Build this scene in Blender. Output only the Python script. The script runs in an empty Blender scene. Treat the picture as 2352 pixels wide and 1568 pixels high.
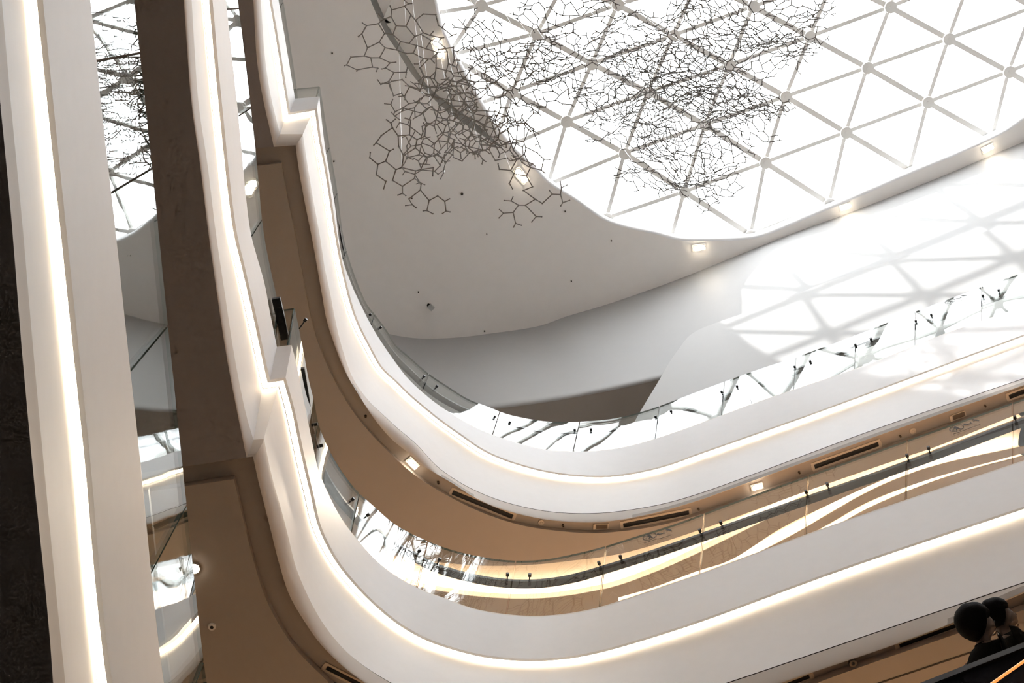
import bpy, bmesh, math, random
from mathutils import Vector, Matrix, geometry, noise
rnd = random.Random(7)
sc = bpy.context.scene
C = sc.collection

# ------------------------------------------------------------------ camera
FPX = 3500.0                       # focal length in pixels of a 2352 x 1568 frame
CX, CY = 1176.0, 784.0
_z = Vector((905 - CX, -380 - CY, FPX)).normalized()      # direction of the zenith seen by the camera
_y = Vector((-.105, -1, 0)); _y = (_y - _z * _y.dot(_z)).normalized()
_x = _y.cross(_z)
def world_dir(c): return Vector((c.dot(_x), c.dot(_y), c.dot(_z)))
cam_d = bpy.data.cameras.new('camera'); cam = bpy.data.objects.new('camera', cam_d); C.objects.link(cam)
cam_d.sensor_width = 36; cam_d.lens = FPX / 2352 * 36; cam_d.clip_end = 300; cam_d.clip_start = .05
rw, uw, bw = world_dir(Vector((1, 0, 0))), world_dir(Vector((0, -1, 0))), world_dir(Vector((0, 0, -1)))
cam.matrix_world = Matrix(((rw.x, uw.x, bw.x, 0), (rw.y, uw.y, bw.y, 0), (rw.z, uw.z, bw.z, 0), (0, 0, 0, 1)))
sc.camera = cam
sc.view_settings.view_transform = 'Standard'; sc.view_settings.look = 'None'
sc.view_settings.exposure = 1.33; sc.view_settings.gamma = 1; sc.view_settings.use_curve_mapping = False
sc.cycles.max_bounces = 12; sc.cycles.diffuse_bounces = 10; sc.cycles.transparent_max_bounces = 12
sc.cycles.use_adaptive_sampling = True; sc.cycles.adaptive_threshold = .04; sc.cycles.adaptive_min_samples = 10; sc.cycles.use_light_tree = False
sc.cycles.glossy_bounces = 4; sc.cycles.transmission_bounces = 8; sc.cycles.caustics_reflective = False; sc.cycles.caustics_refractive = False
sc.cycles.sample_clamp_indirect = 15.0

# ------------------------------------------------------------------ sky, sun
w = bpy.data.worlds.new('sky'); sc.world = w; w.use_nodes = True
w.node_tree.nodes['Background'].inputs[0].default_value = (.97, .985, 1, 1)
w.node_tree.nodes['Background'].inputs[1].default_value = 3.6
sd = bpy.data.lights.new('sun', 'SUN'); sd.energy = 2.6; sd.angle = math.radians(.9); sd.color = (1, .97, .93)
sun = bpy.data.objects.new('sun', sd); C.objects.link(sun)
sun.rotation_euler = Vector((-1.1, -.85, -2.2)).to_track_quat('-Z', 'Y').to_euler()

# ------------------------------------------------------------------ numbers: the heights of the levels above the eye
LEVELS = {1: 6.5, 2: 11.5, 3: 16.5}
CEIL = 24.0
def at(x, y, z):
    """the point at height z on the line of sight through (x, y) of the photograph"""
    d = world_dir(Vector(((x - CX) / FPX, (y - CY) / FPX, 1)))
    return d * (z / d.z)
def ats(pts, z): return [at(x, y, z) for x, y in pts]

# ------------------------------------------------------------------ materials
def mat(name, col, rough=.5, metal=0, emit=None, es=0, spec=.5, bump=0, bs=30, var=0):
    m = bpy.data.materials.new(name); m.use_nodes = True
    nt = m.node_tree; b = nt.nodes['Principled BSDF']
    b.inputs['Base Color'].default_value = (*col, 1); b.inputs['Roughness'].default_value = rough
    b.inputs['Metallic'].default_value = metal; b.inputs['Specular IOR Level'].default_value = spec
    if emit:
        b.inputs['Emission Color'].default_value = (*emit, 1); b.inputs['Emission Strength'].default_value = es
    if bump or var:
        tc = nt.nodes.new('ShaderNodeTexCoord'); n = nt.nodes.new('ShaderNodeTexNoise'); n.inputs['Scale'].default_value = bs
        n.inputs['Detail'].default_value = 4; nt.links.new(tc.outputs['Object'], n.inputs['Vector'])
        if bump:
            bp = nt.nodes.new('ShaderNodeBump'); bp.inputs['Strength'].default_value = bump; bp.inputs['Distance'].default_value = .01
            nt.links.new(n.outputs['Fac'], bp.inputs['Height']); nt.links.new(bp.outputs['Normal'], b.inputs['Normal'])
        if var:
            r = nt.nodes.new('ShaderNodeValToRGB')
            r.color_ramp.elements[0].position = .3; r.color_ramp.elements[1].position = .7
            r.color_ramp.elements[0].color = (*[c * (1 - var) for c in col], 1); r.color_ramp.elements[1].color = (*col, 1)
            nt.links.new(n.outputs['Fac'], r.inputs['Fac']); nt.links.new(r.outputs['Color'], b.inputs['Base Color'])
    return m
M = {}
M['paint'] = mat('white_plaster', (.84, .845, .86), .55, bump=.05, bs=9, var=.02)
M['soffit'] = mat('shade_toned_plaster', (.36, .32, .285), .6, bump=.04, bs=7, var=.02)  # same plaster as the fascias, base colour lowered to carry the soffit shade
M['ceil'] = mat('ceiling_plaster', (.93, .90, .87), .65, bump=.03, bs=5, var=.02)
M['seam'] = mat('dark_joint', (.05, .045, .04), .8)
M['led'] = mat('warm_light_strip', (1, .9, .75), .5, emit=(1, .82, .60), es=2.9)
M['lamp'] = mat('lamp_lens', (1, .9, .8), .3, emit=(1, .86, .66), es=22)
M['cove'] = mat('cove_light_strip', (1, .9, .75), .5, emit=(1, .84, .66), es=26)
M['shop'] = mat('panel_light', (1, .9, .75), .5, emit=(1, .64, .36), es=16.0)
M['black'] = mat('black_metal', (.012, .014, .018), .35, .0, bump=.02, bs=60)
M['steel'] = mat('polished_wire', (.20, .185, .17), .28, .8, bump=.02, bs=60)
M['bar'] = mat('grey_painted_steel', (.88, .87, .84), .45, .1, bump=.02, bs=20)
M['gap'] = mat('dark_grey_edge', (.22, .215, .20), .5, bump=.02, bs=20)  # darker grey on the face of the curved ceiling step
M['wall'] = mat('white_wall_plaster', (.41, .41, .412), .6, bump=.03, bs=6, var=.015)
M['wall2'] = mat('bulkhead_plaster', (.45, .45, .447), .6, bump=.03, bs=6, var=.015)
M['cove2'] = mat('soft_light_strip', (1, .9, .75), .5, emit=(1, .80, .56), es=2.0)
M['lip'] = mat('edge_shade_plaster', (.60, .56, .52), .6, bump=.03, bs=8)  # mid tone paints the shade where fascia rounds into soffit
M['dim'] = mat('deep_shade_plaster', (.26, .245, .25), .6, bump=.03, bs=8)  # darker soffit copy: deep shade of the left soffits put into the colour
M['cream'] = mat('cream_plaster', (.78, .70, .60), .6, bump=.03, bs=8)
M['chrome'] = mat('brushed_steel', (.6, .6, .6), .3, .9, bump=.02, bs=80)
M['white'] = mat('white_enamel', (.78, .75, .70), .4, bump=.02, bs=40)
M['tan'] = mat('beige_frame', (.55, .47, .38), .5, bump=.02, bs=40)
M['slot'] = mat('black_slot', (.006, .006, .008), .6)
M['grille'] = mat('brown_grille', (.10, .075, .055), .6, bump=.3, bs=200)
M['lamp'].cycles.emission_sampling = 'NONE'
M['stone'] = mat('polished_stone_floor', (.30, .27, .24), .35, bump=.02, bs=3, var=.12)
M['stone2'] = mat('beige_stone_floor', (.62, .56, .49), .3, bump=.02, bs=3, var=.12)
M['edge'] = mat('glass_edge', (.10, .15, .14), .2)
M['hair'] = mat('black_hair', (.004, .004, .006), .8, spec=.12, bump=.4, bs=90)
M['skin'] = mat('skin', (.12, .085, .07), .5, bump=.05, bs=60)
M['skin2'] = mat('pale_skin', (.55, .40, .33), .5, bump=.05, bs=60)
M['coat'] = mat('black_coat', (.006, .0055, .006), .95, spec=.1, bump=.3, bs=70)
M['coat2'] = mat('charcoal_jacket', (.011, .010, .010), .9, spec=.15, bump=.4, bs=50)
M['denim'] = mat('pale_blue_cloth', (.45, .58, .70), .8, bump=.3, bs=60)
M['zip'] = mat('grey_trim', (.14, .14, .14), .5)
M['bag'] = mat('brown_leather', (.10, .05, .03), .5, bump=.2, bs=60)
M['navy'] = mat('dark_side_panel', (.004, .005, .010), .6, spec=.08, bump=.01, bs=8)
M['orange'] = mat('orange_light_line', (.8, .3, .08), .4, emit=(1, .32, .08), es=.45)
M['ink'] = mat('black_print', (.02, .02, .02), .6)

M['orange'].cycles.emission_sampling = 'NONE'
def glass_mat(name, tint, ior=1.5, rough=0.0, wave=0.0):
    m = bpy.data.materials.new(name); m.use_nodes = True
    nt = m.node_tree; nt.nodes.clear()
    o = nt.nodes.new('ShaderNodeOutputMaterial'); mx = nt.nodes.new('ShaderNodeMixShader')
    t = nt.nodes.new('ShaderNodeBsdfTransparent'); g = nt.nodes.new('ShaderNodeBsdfGlossy'); fr = nt.nodes.new('ShaderNodeFresnel')
    t.inputs[0].default_value = (*tint, 1); g.inputs['Roughness'].default_value = rough; g.inputs[0].default_value = (.95, .97, .97, 1)
    ge = nt.nodes.new('ShaderNodeNewGeometry'); mr = nt.nodes.new('ShaderNodeMapRange')
    mr.inputs['To Min'].default_value = ior; mr.inputs['To Max'].default_value = 1 / ior
    nt.links.new(ge.outputs['Backfacing'], mr.inputs['Value']); nt.links.new(mr.outputs['Result'], fr.inputs['IOR'])
    if wave:
        tc = nt.nodes.new('ShaderNodeTexCoord'); n = nt.nodes.new('ShaderNodeTexNoise'); n.inputs['Scale'].default_value = 1.6
        nt.links.new(tc.outputs['Object'], n.inputs['Vector'])
        bp = nt.nodes.new('ShaderNodeBump'); bp.inputs['Strength'].default_value = wave; bp.inputs['Distance'].default_value = .01
        nt.links.new(n.outputs['Fac'], bp.inputs['Height']); nt.links.new(bp.outputs['Normal'], g.inputs['Normal'])
    nt.links.new(fr.outputs[0], mx.inputs[0]); nt.links.new(t.outputs[0], mx.inputs[1]); nt.links.new(g.outputs[0], mx.inputs[2])
    nt.links.new(mx.outputs[0], o.inputs[0])
    return m
M['glass'] = glass_mat('clear_balustrade_glass', (.93, .955, .95), 1.5, 0, .05)
M['roofglass'] = glass_mat('skylight_glass', (.97, .985, .99), 1.2)

# ------------------------------------------------------------------ objects
def link(o, parent=None, label=None, cat=None, group=None, kind=None):
    C.objects.link(o)
    if parent: o.parent = parent
    if label: o['label'] = label
    if cat: o['category'] = cat
    if group: o['group'] = group
    if kind: o['kind'] = kind
    return o
def empty(name, label, cat, loc=(0, 0, 0), group=None):
    o = bpy.data.objects.new(name, None); o.location = loc; o.empty_display_size = .1
    return link(o, None, label, cat, group)
class MB:
    """collects faces in world space and links them as ONE mesh object"""
    def __init__(s): s.v = []; s.f = []; s.m = []
    def face(s, idx, mi=0): s.f.append(idx); s.m.append(mi)
    def add(s, pts): n = len(s.v); s.v += [Vector(p) for p in pts]; return n
    def strip(s, a, b, mi=0, closed=False, toward=None):
        n = len(a); i0 = s.add(a); i1 = s.add(b)
        for k in range(n if closed else n - 1):
            j = (k + 1) % n
            s.face((i0 + k, i0 + j, i1 + j, i1 + k), mi)
    def poly(s, pts, mi=0, holes=()):
        loops = [list(pts)] + [list(h) for h in holes]
        flat = [p for l in loops for p in l]
        n = s.add(flat)
        for t in geometry.tessellate_polygon([[Vector((p[0], p[1], 0)) for p in l] for l in loops]):
            s.face(tuple(n + i for i in t), mi)
    def box(s, c, ax, ay, az, sx, sy, sz, mi=0):
        c = Vector(c); n = s.add([c + ax * (i * sx / 2) + ay * (j * sy / 2) + az * (k * sz / 2) for k in (-1, 1) for j in (-1, 1) for i in (-1, 1)])
        for q in ((0, 2, 3, 1), (4, 5, 7, 6), (0, 1, 5, 4), (2, 6, 7, 3), (0, 4, 6, 2), (1, 3, 7, 5)): s.face(tuple(n + i for i in q), mi)
    def bar(s, a, b, wd, ht, mi=0, up=Vector((0, 0, 1))):
        a = Vector(a); b = Vector(b); d = (b - a); l = d.length; d.normalize(); x = d.cross(up)
        if x.length < 1e-5: x = d.cross(Vector((1, 0, 0)))
        x.normalize(); s.box((a + b) / 2, d, x, x.cross(d), l, wd, ht, mi)
    def tube(s, path, r, n=8, mi=0, cap=True, radii=None):
        path = [Vector(p) for p in path]; rings = []
        for k, p in enumerate(path):
            d = (path[min(k + 1, len(path) - 1)] - path[max(k - 1, 0)]).normalized()
            u = d.cross(Vector((0, 0, 1)));
            if u.length < 1e-3: u = d.cross(Vector((1, 0, 0)))
            u.normalize(); v = d.cross(u); rr = radii[k] if radii else r
            rings.append(s.add([p + u * (math.cos(2 * math.pi * i / n) * rr) + v * (math.sin(2 * math.pi * i / n) * rr) for i in range(n)]))
        for a, b in zip(rings, rings[1:]):
            for i in range(n): s.face((a + i, a + (i + 1) % n, b + (i + 1) % n, b + i), mi)
        if cap:
            s.face(tuple(rings[0] + i for i in range(n))[::-1], mi); s.face(tuple(rings[-1] + i for i in range(n)), mi)
    def disc(s, c, nrm, r, n=20, h=0.01, mi=0, r2=None):
        nrm = Vector(nrm).normalized(); c = Vector(c)
        s.tube([c, c + nrm * h], r, n, mi, radii=[r, r2 if r2 is not None else r])
    def build(s, name, mats, parent=None, label=None, cat=None, group=None, kind=None, smooth=None, weld=False, loc=None):
        if not isinstance(mats, (list, tuple)): mats = [mats]
        me = bpy.data.meshes.new(name)
        off = Vector(loc) if loc is not None else (Vector(parent.matrix_basis.translation) if parent and parent.type == 'EMPTY' else (Vector(parent['_o']) if parent and '_o' in parent else Vector((0, 0, 0))))
        me.from_pydata([v - off for v in s.v], [], s.f)
        for m_ in mats: me.materials.append(m_)
        me.polygons.foreach_set('material_index', s.m)
        bm = bmesh.new(); bm.from_mesh(me)
        if weld: bmesh.ops.remove_doubles(bm, verts=bm.verts, dist=1e-4)
        bmesh.ops.recalc_face_normals(bm, faces=bm.faces)
        bm.to_mesh(me); bm.free()
        if smooth:
            me.polygons.foreach_set('use_smooth', [True] * len(me.polygons)); me.set_sharp_from_angle(angle=math.radians(smooth))
        o = bpy.data.objects.new(name, me)
        link(o, parent, label, cat, group, kind)
        if loc is not None: o.location = loc
        return o

# ------------------------------------------------------------------ curves
def spline(pts, n):
    """Catmull-Rom through pts, resampled to n evenly spaced points"""
    P = [Vector(p) for p in pts]
    if len(P) == 2: return [P[0].lerp(P[1], i / (n - 1)) for i in range(n)]
    P = [P[0] * 2 - P[1]] + P + [P[-1] * 2 - P[-2]]
    out = []
    for i in range(1, len(P) - 2):
        p0, p1, p2, p3 = P[i - 1:i + 3]
        t0 = 0; t1 = max((p1 - p0).length, 1e-5) ** .5; t2 = t1 + max((p2 - p1).length, 1e-5) ** .5; t3 = t2 + max((p3 - p2).length, 1e-5) ** .5
        for k in range(24):
            t = t1 + (t2 - t1) * k / 24
            a1 = p0 * ((t1 - t) / (t1 - t0)) + p1 * ((t - t0) / (t1 - t0)); a2 = p1 * ((t2 - t) / (t2 - t1)) + p2 * ((t - t1) / (t2 - t1))
            a3 = p2 * ((t3 - t) / (t3 - t2)) + p3 * ((t - t2) / (t3 - t2))
            b1 = a1 * ((t2 - t) / (t2 - t0)) + a2 * ((t - t0) / (t2 - t0)); b2 = a2 * ((t3 - t) / (t3 - t1)) + a3 * ((t - t1) / (t3 - t1))
            out.append(b1 * ((t2 - t) / (t2 - t1)) + b2 * ((t - t1) / (t2 - t1)))
    out.append(P[-2])
    return resample(out, n)
def resample(out, n):
    L = [0]
    for a, b in zip(out, out[1:]): L.append(L[-1] + (b - a).length)
    res = []; j = 0
    for i in range(n):
        t = L[-1] * i / (n - 1)
        while j < len(L) - 2 and L[j + 1] < t: j += 1
        res.append(out[j].lerp(out[j + 1], (t - L[j]) / max(L[j + 1] - L[j], 1e-9)))
    return res
def offset(path, d):
    """shift a rail sideways in plan, away from the atrium (positive d), with mitred corners"""
    n = len(path); res = []
    for k, p in enumerate(path):
        def nr(a, b):
            v = (b - a); v.z = 0; v.normalize(); return Vector((-v.y, v.x, 0))
        n1 = nr(path[k - 1], p) if k > 0 else nr(p, path[1])
        n2 = nr(p, path[k + 1]) if k < n - 1 else n1
        m = (n1 + n2)
        if m.length < .2: m = n1
        m.normalize(); m *= 1 / max(m.dot(n1), .4)
        res.append(p + m * (-d * SIDE))
    return res
SIDE = -1
def setz(path, z): return [Vector((p.x, p.y, z)) for p in path]
def level(path, dz): return [Vector((p.x, p.y, p.z + dz)) for p in path]

# ------------------------------------------------------------------ the traced outlines of the balcony edges (photo pixels)
F = {}; E_ = {}; B = {}; S = {}; G = {}; H = {}; T = {}
F[2] = ([(519, 0), (547, 262), (575, 530), (592, 596), (607.5, 650), (619, 712), (636, 797)],
        [(670, 793), (684, 851), (704, 951), (717, 1015), (731, 1078), (749, 1124), (782, 1188), (818, 1237), (877, 1300), (954, 1349), (1023, 1376), (1091, 1400), (1160, 1412), (1229, 1416.5), (1297, 1411.5), (1366, 1399), (1434, 1378), (1520, 1349), (1600, 1321.6), (1920, 1205), (2352, 1059)])
E_[2] = ([(488, 0), (507, 211), (543, 530), (560, 603), (587, 720), (612, 837), (620, 872)],
         [(656, 866.5), (676, 938), (700, 1051), (721, 1140), (738, 1210), (776, 1285), (823, 1344), (868, 1389), (920, 1431), (978, 1464), (1040, 1486), (1108, 1503), (1177, 1511), (1246, 1512), (1314, 1506), (1383, 1492), (1452, 1473), (1600, 1426), (1937, 1303), (2352, 1163)])
B[2] = ([(440, 0), (456, 238), (476, 374), (495, 530), (516, 672), (537, 810), (564, 947), (582, 1009.6)],
        [(606, 1007), (626, 1100), (646, 1170), (662, 1232), (681, 1306), (726, 1405), (768, 1466), (815, 1513), (894, 1565), (960, 1597), (1060, 1628), (1160, 1643), (1260, 1646), (1360, 1640), (1460, 1622), (1560, 1602), (1667, 1568), (2000, 1455), (2352, 1336)])
S[2] = ([(422, 0), (440, 238), (459, 374), (478, 530), (498, 672), (519, 810), (545, 947), (566, 1050)],
        [(581, 1048), (594, 1107), (618, 1202), (642, 1297), (665, 1367), (697, 1423), (736, 1478), (800, 1540), (900, 1605), (1000, 1645), (1100, 1674), (1200, 1688), (1300, 1687), (1400, 1676), (1560, 1635), (1700, 1597), (1898, 1533), (2057, 1479), (2202, 1424), (2352, 1358)])
T[2] = [(537, 1100), (559, 1194), (587, 1304), (618, 1391), (673, 1482), (740, 1552), (850, 1650), (950, 1705), (1100, 1752), (1300, 1765), (1500, 1720), (1700, 1640), (1903, 1558), (2212, 1450), (2352, 1400)]
G[2] = ([(546, 0), (575, 238), (590, 377), (605, 530), (620, 612), (631, 662), (642, 712)],
        [(677, 707), (697, 808), (709.6, 874), (721, 920), (735, 984), (763, 1046), (795, 1096), (823, 1130), (859, 1163), (910, 1206), (986, 1244), (1040, 1263), (1108, 1279), (1177, 1287), (1246, 1285), (1314, 1273), (1383, 1256), (1469, 1229), (1555, 1201.5), (1697, 1148.5), (1852, 1093.5), (2086, 1009.6), (2352, 915)])
H[2] = [(690, 845), (700, 905), (712, 985), (741, 1084), (756, 1112), (782, 1150), (807, 1178), (838, 1209), (886, 1243), (937, 1270), (989, 1299), (1040, 1316), (1108, 1332), (1177, 1340), (1246, 1339), (1314, 1328.5), (1400, 1304), (1486, 1277), (1600, 1238), (1879, 1140), (2126, 1054), (2352, 969)]
F[3] = ([(634, -33), (653, 79), (677.7, 226.5)],
        [(733.3, 221.4), (744, 320), (757, 400), (768, 464), (785, 588), (806, 650), (828.7, 700), (860, 760), (905.6, 828.6), (937.7, 870), (988, 916), (1030, 946), (1075, 973), (1121, 995), (1201, 1021), (1259, 1034), (1300, 1037), (1348, 1037.5), (1419, 1030), (1493, 1012), (1597, 977), (1746, 922), (2000, 835), (2168, 768), (2352, 705)])
E_[3] = ([(624, 0), (643, 112), (666.7, 258.5)],
         [(728, 248), (738, 323), (751, 390), (776, 550), (793, 636), (819, 729), (850, 793), (880, 845), (912, 875), (940, 903), (1007, 959), (1064, 1000), (1108, 1030), (1143, 1047), (1194, 1065), (1263, 1082), (1332, 1090.5), (1400, 1091.5), (1469, 1082), (1538, 1064.5), (1600, 1042), (1864, 949), (2352, 768)])
B[3] = ([(598.6, 0), (609, 136), (622, 221), (643, 308)],
        [(695.6, 308), (703, 359), (719, 456), (736, 550), (745, 610), (757.6, 670), (769, 730), (784, 793), (811, 869), (850, 924), (880, 952), (912, 982), (955, 1018), (1006, 1072), (1074, 1117), (1143, 1146.6), (1211.7, 1165.5), (1280, 1176), (1366, 1178), (1434, 1172), (1520, 1157), (1600, 1134.6), (1731, 1088), (1999, 989), (2352, 868)])
S[3] = ([(582, 0), (590, 136), (603, 221), (629, 337)],
        [(679, 333.7), (685, 380), (697, 450), (717, 550), (737.6, 665), (750, 734), (765, 782), (791, 849), (826, 910), (860, 962), (897, 1006), (937, 1039), (981, 1075), (1037, 1108), (1090, 1142), (1143, 1166), (1211.7, 1185), (1280, 1196), (1349, 1199.8), (1417, 1194.7), (1510, 1176), (1600, 1150), (1731, 1103), (2000, 1006), (2352, 884)])
T[3] = [(646, 374.5), (660, 455), (678, 540), (699, 655), (723, 765), (757, 851), (804, 935), (853, 997), (910, 1054), (960, 1096), (1035, 1142), (1108, 1177), (1194, 1205), (1280, 1218.7), (1366, 1224), (1451, 1217), (1530, 1203), (1600, 1184), (1700, 1151), (1852, 1096), (2086, 1012), (2352, 918)]
G[3] = ([(641, -58), (659, 54), (682, 203)],
        [(735, 198.5), (750, 293), (763, 369), (773.4, 430.6), (790, 550), (812, 625), (843.6, 700), (862, 723), (892, 764), (910, 793), (938, 817), (984, 857), (1030, 888), (1075, 916), (1121, 934), (1156, 948), (1190, 957), (1248, 967), (1300, 969), (1404, 962), (1472, 946), (1511, 933.6), (1621, 892), (1731, 852), (1836, 817), (1962, 771), (2109, 713), (2260, 657), (2352, 626)])
H[3] = [(760, 440), (775, 530), (795, 622), (818, 680), (846, 734), (869, 769), (892, 801), (906, 819), (938, 851), (988, 897), (1041, 930), (1121, 965), (1190, 985), (1248, 996), (1300, 999.6), (1359, 998), (1434, 987), (1493, 972), (1553, 953), (1627, 926), (1806, 861), (1934, 813), (2077, 759.5), (2352, 661)]
JOG_S = {2: [(430, 1070), (200, 1104)], 3: [(590, 340), (450, 352)]}
JOG_T = {2: [(427, 1116), (200, 1150)], 3: [(590, 381), (450, 396)]}
NL, NR = 40, 150
Z = {}
for l, h in LEVELS.items():
    Z[l] = dict(F=h, E=h - .85, I=h - .80, B=h - 1.85, S=h - 2.05, G=h + 1.07, H=h + .74)
Z[3].update(E=h - .78, I=h - .73, B=h - 1.75, S=h - 1.95)

EXT = 9.0
def extend(path, d0, d1):
    return [path[0] + d0 * EXT, path[0] + d0 * EXT * .3] + path + [path[-1] + d1 * EXT * .3, path[-1] + d1 * EXT]
def rail2(tab, l, z):
    a = spline(ats(tab[l][0], z), NL); b = spline(ats(tab[l][1], z), NR)
    return a, b
R = {}                                   # R[level][name] = full rail in world space
fl, fr_ = rail2(F, 2, Z[2]['F'])
DIRL = Vector((-.03, 1, 0)).normalized(); DIRR = {}
for l in (2, 3):
    R[l] = {}
    for nm, tab in (('F', F), ('E', E_), ('B', B), ('S', S), ('G', G)):
        a, b = rail2(tab, l, Z[l][nm])
        if nm == 'F': DIRR[l] = (b[-1] - b[-12]).normalized()
        R[l][nm] = extend(a + b, DIRL, DIRR[l]); R[l][nm + 'L'] = a; R[l][nm + 'R'] = b
# level 1: straight run on the left, then the bend that passes below the frame and returns at its lower right corner
DIRR[1] = Vector((-.97, .245, 0)).normalized()
TAIL1 = [(1.52, -4.7), (1.36, -5.45), (.92, -6.08), (.2, -6.38), (-.8, -6.33), (-2.0, -6.03), (-3.13, -5.74), (-5.2, -5.2)]
def rail1(px, z, dout):
    a = ats(px, z); b = offset([Vector((x, y, z)) for x, y in TAIL1], dout)
    return extend(spline(a + b, NL + NR), DIRL, DIRR[1])
R[1] = {'F': rail1([(207, 0), (234, 262), (262, 505), (290, 770), (319, 1035), (375.6, 1568)], Z[1]['F'], 0),
        'E': rail1([(98.6, 0), (125, 262), (151, 515), (178, 775), (205, 1035), (258, 1568)], Z[1]['E'], 0),
        'B': rail1([(4, 0), (26, 250), (50, 500), (76, 800), (98, 1040), (150, 1568)], Z[1]['B'], .06),
        'S': rail1([(-22, 0), (2, 250), (26, 500), (50, 800), (72, 1040), (122, 1568)], Z[1]['S'], .2),
        'G': rail1([(308, 0), (336, 262), (363, 520), (389, 780), (415.5, 1035), (475, 1568)], Z[1]['G'], .0)}

XMAX, XMIN, YMIN, YMAX = 9.0, -13.0, -14.0, 1.6
def close_out(chain):
    """close an open chain round the building side (left, back, right) into a plan polygon"""
    z = chain[0].z
    return list(chain) + [Vector((XMIN, chain[-1].y, z)), Vector((XMIN, YMIN, z)), Vector((XMAX, YMIN, z)), Vector((XMAX, chain[0].y, z))]

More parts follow.
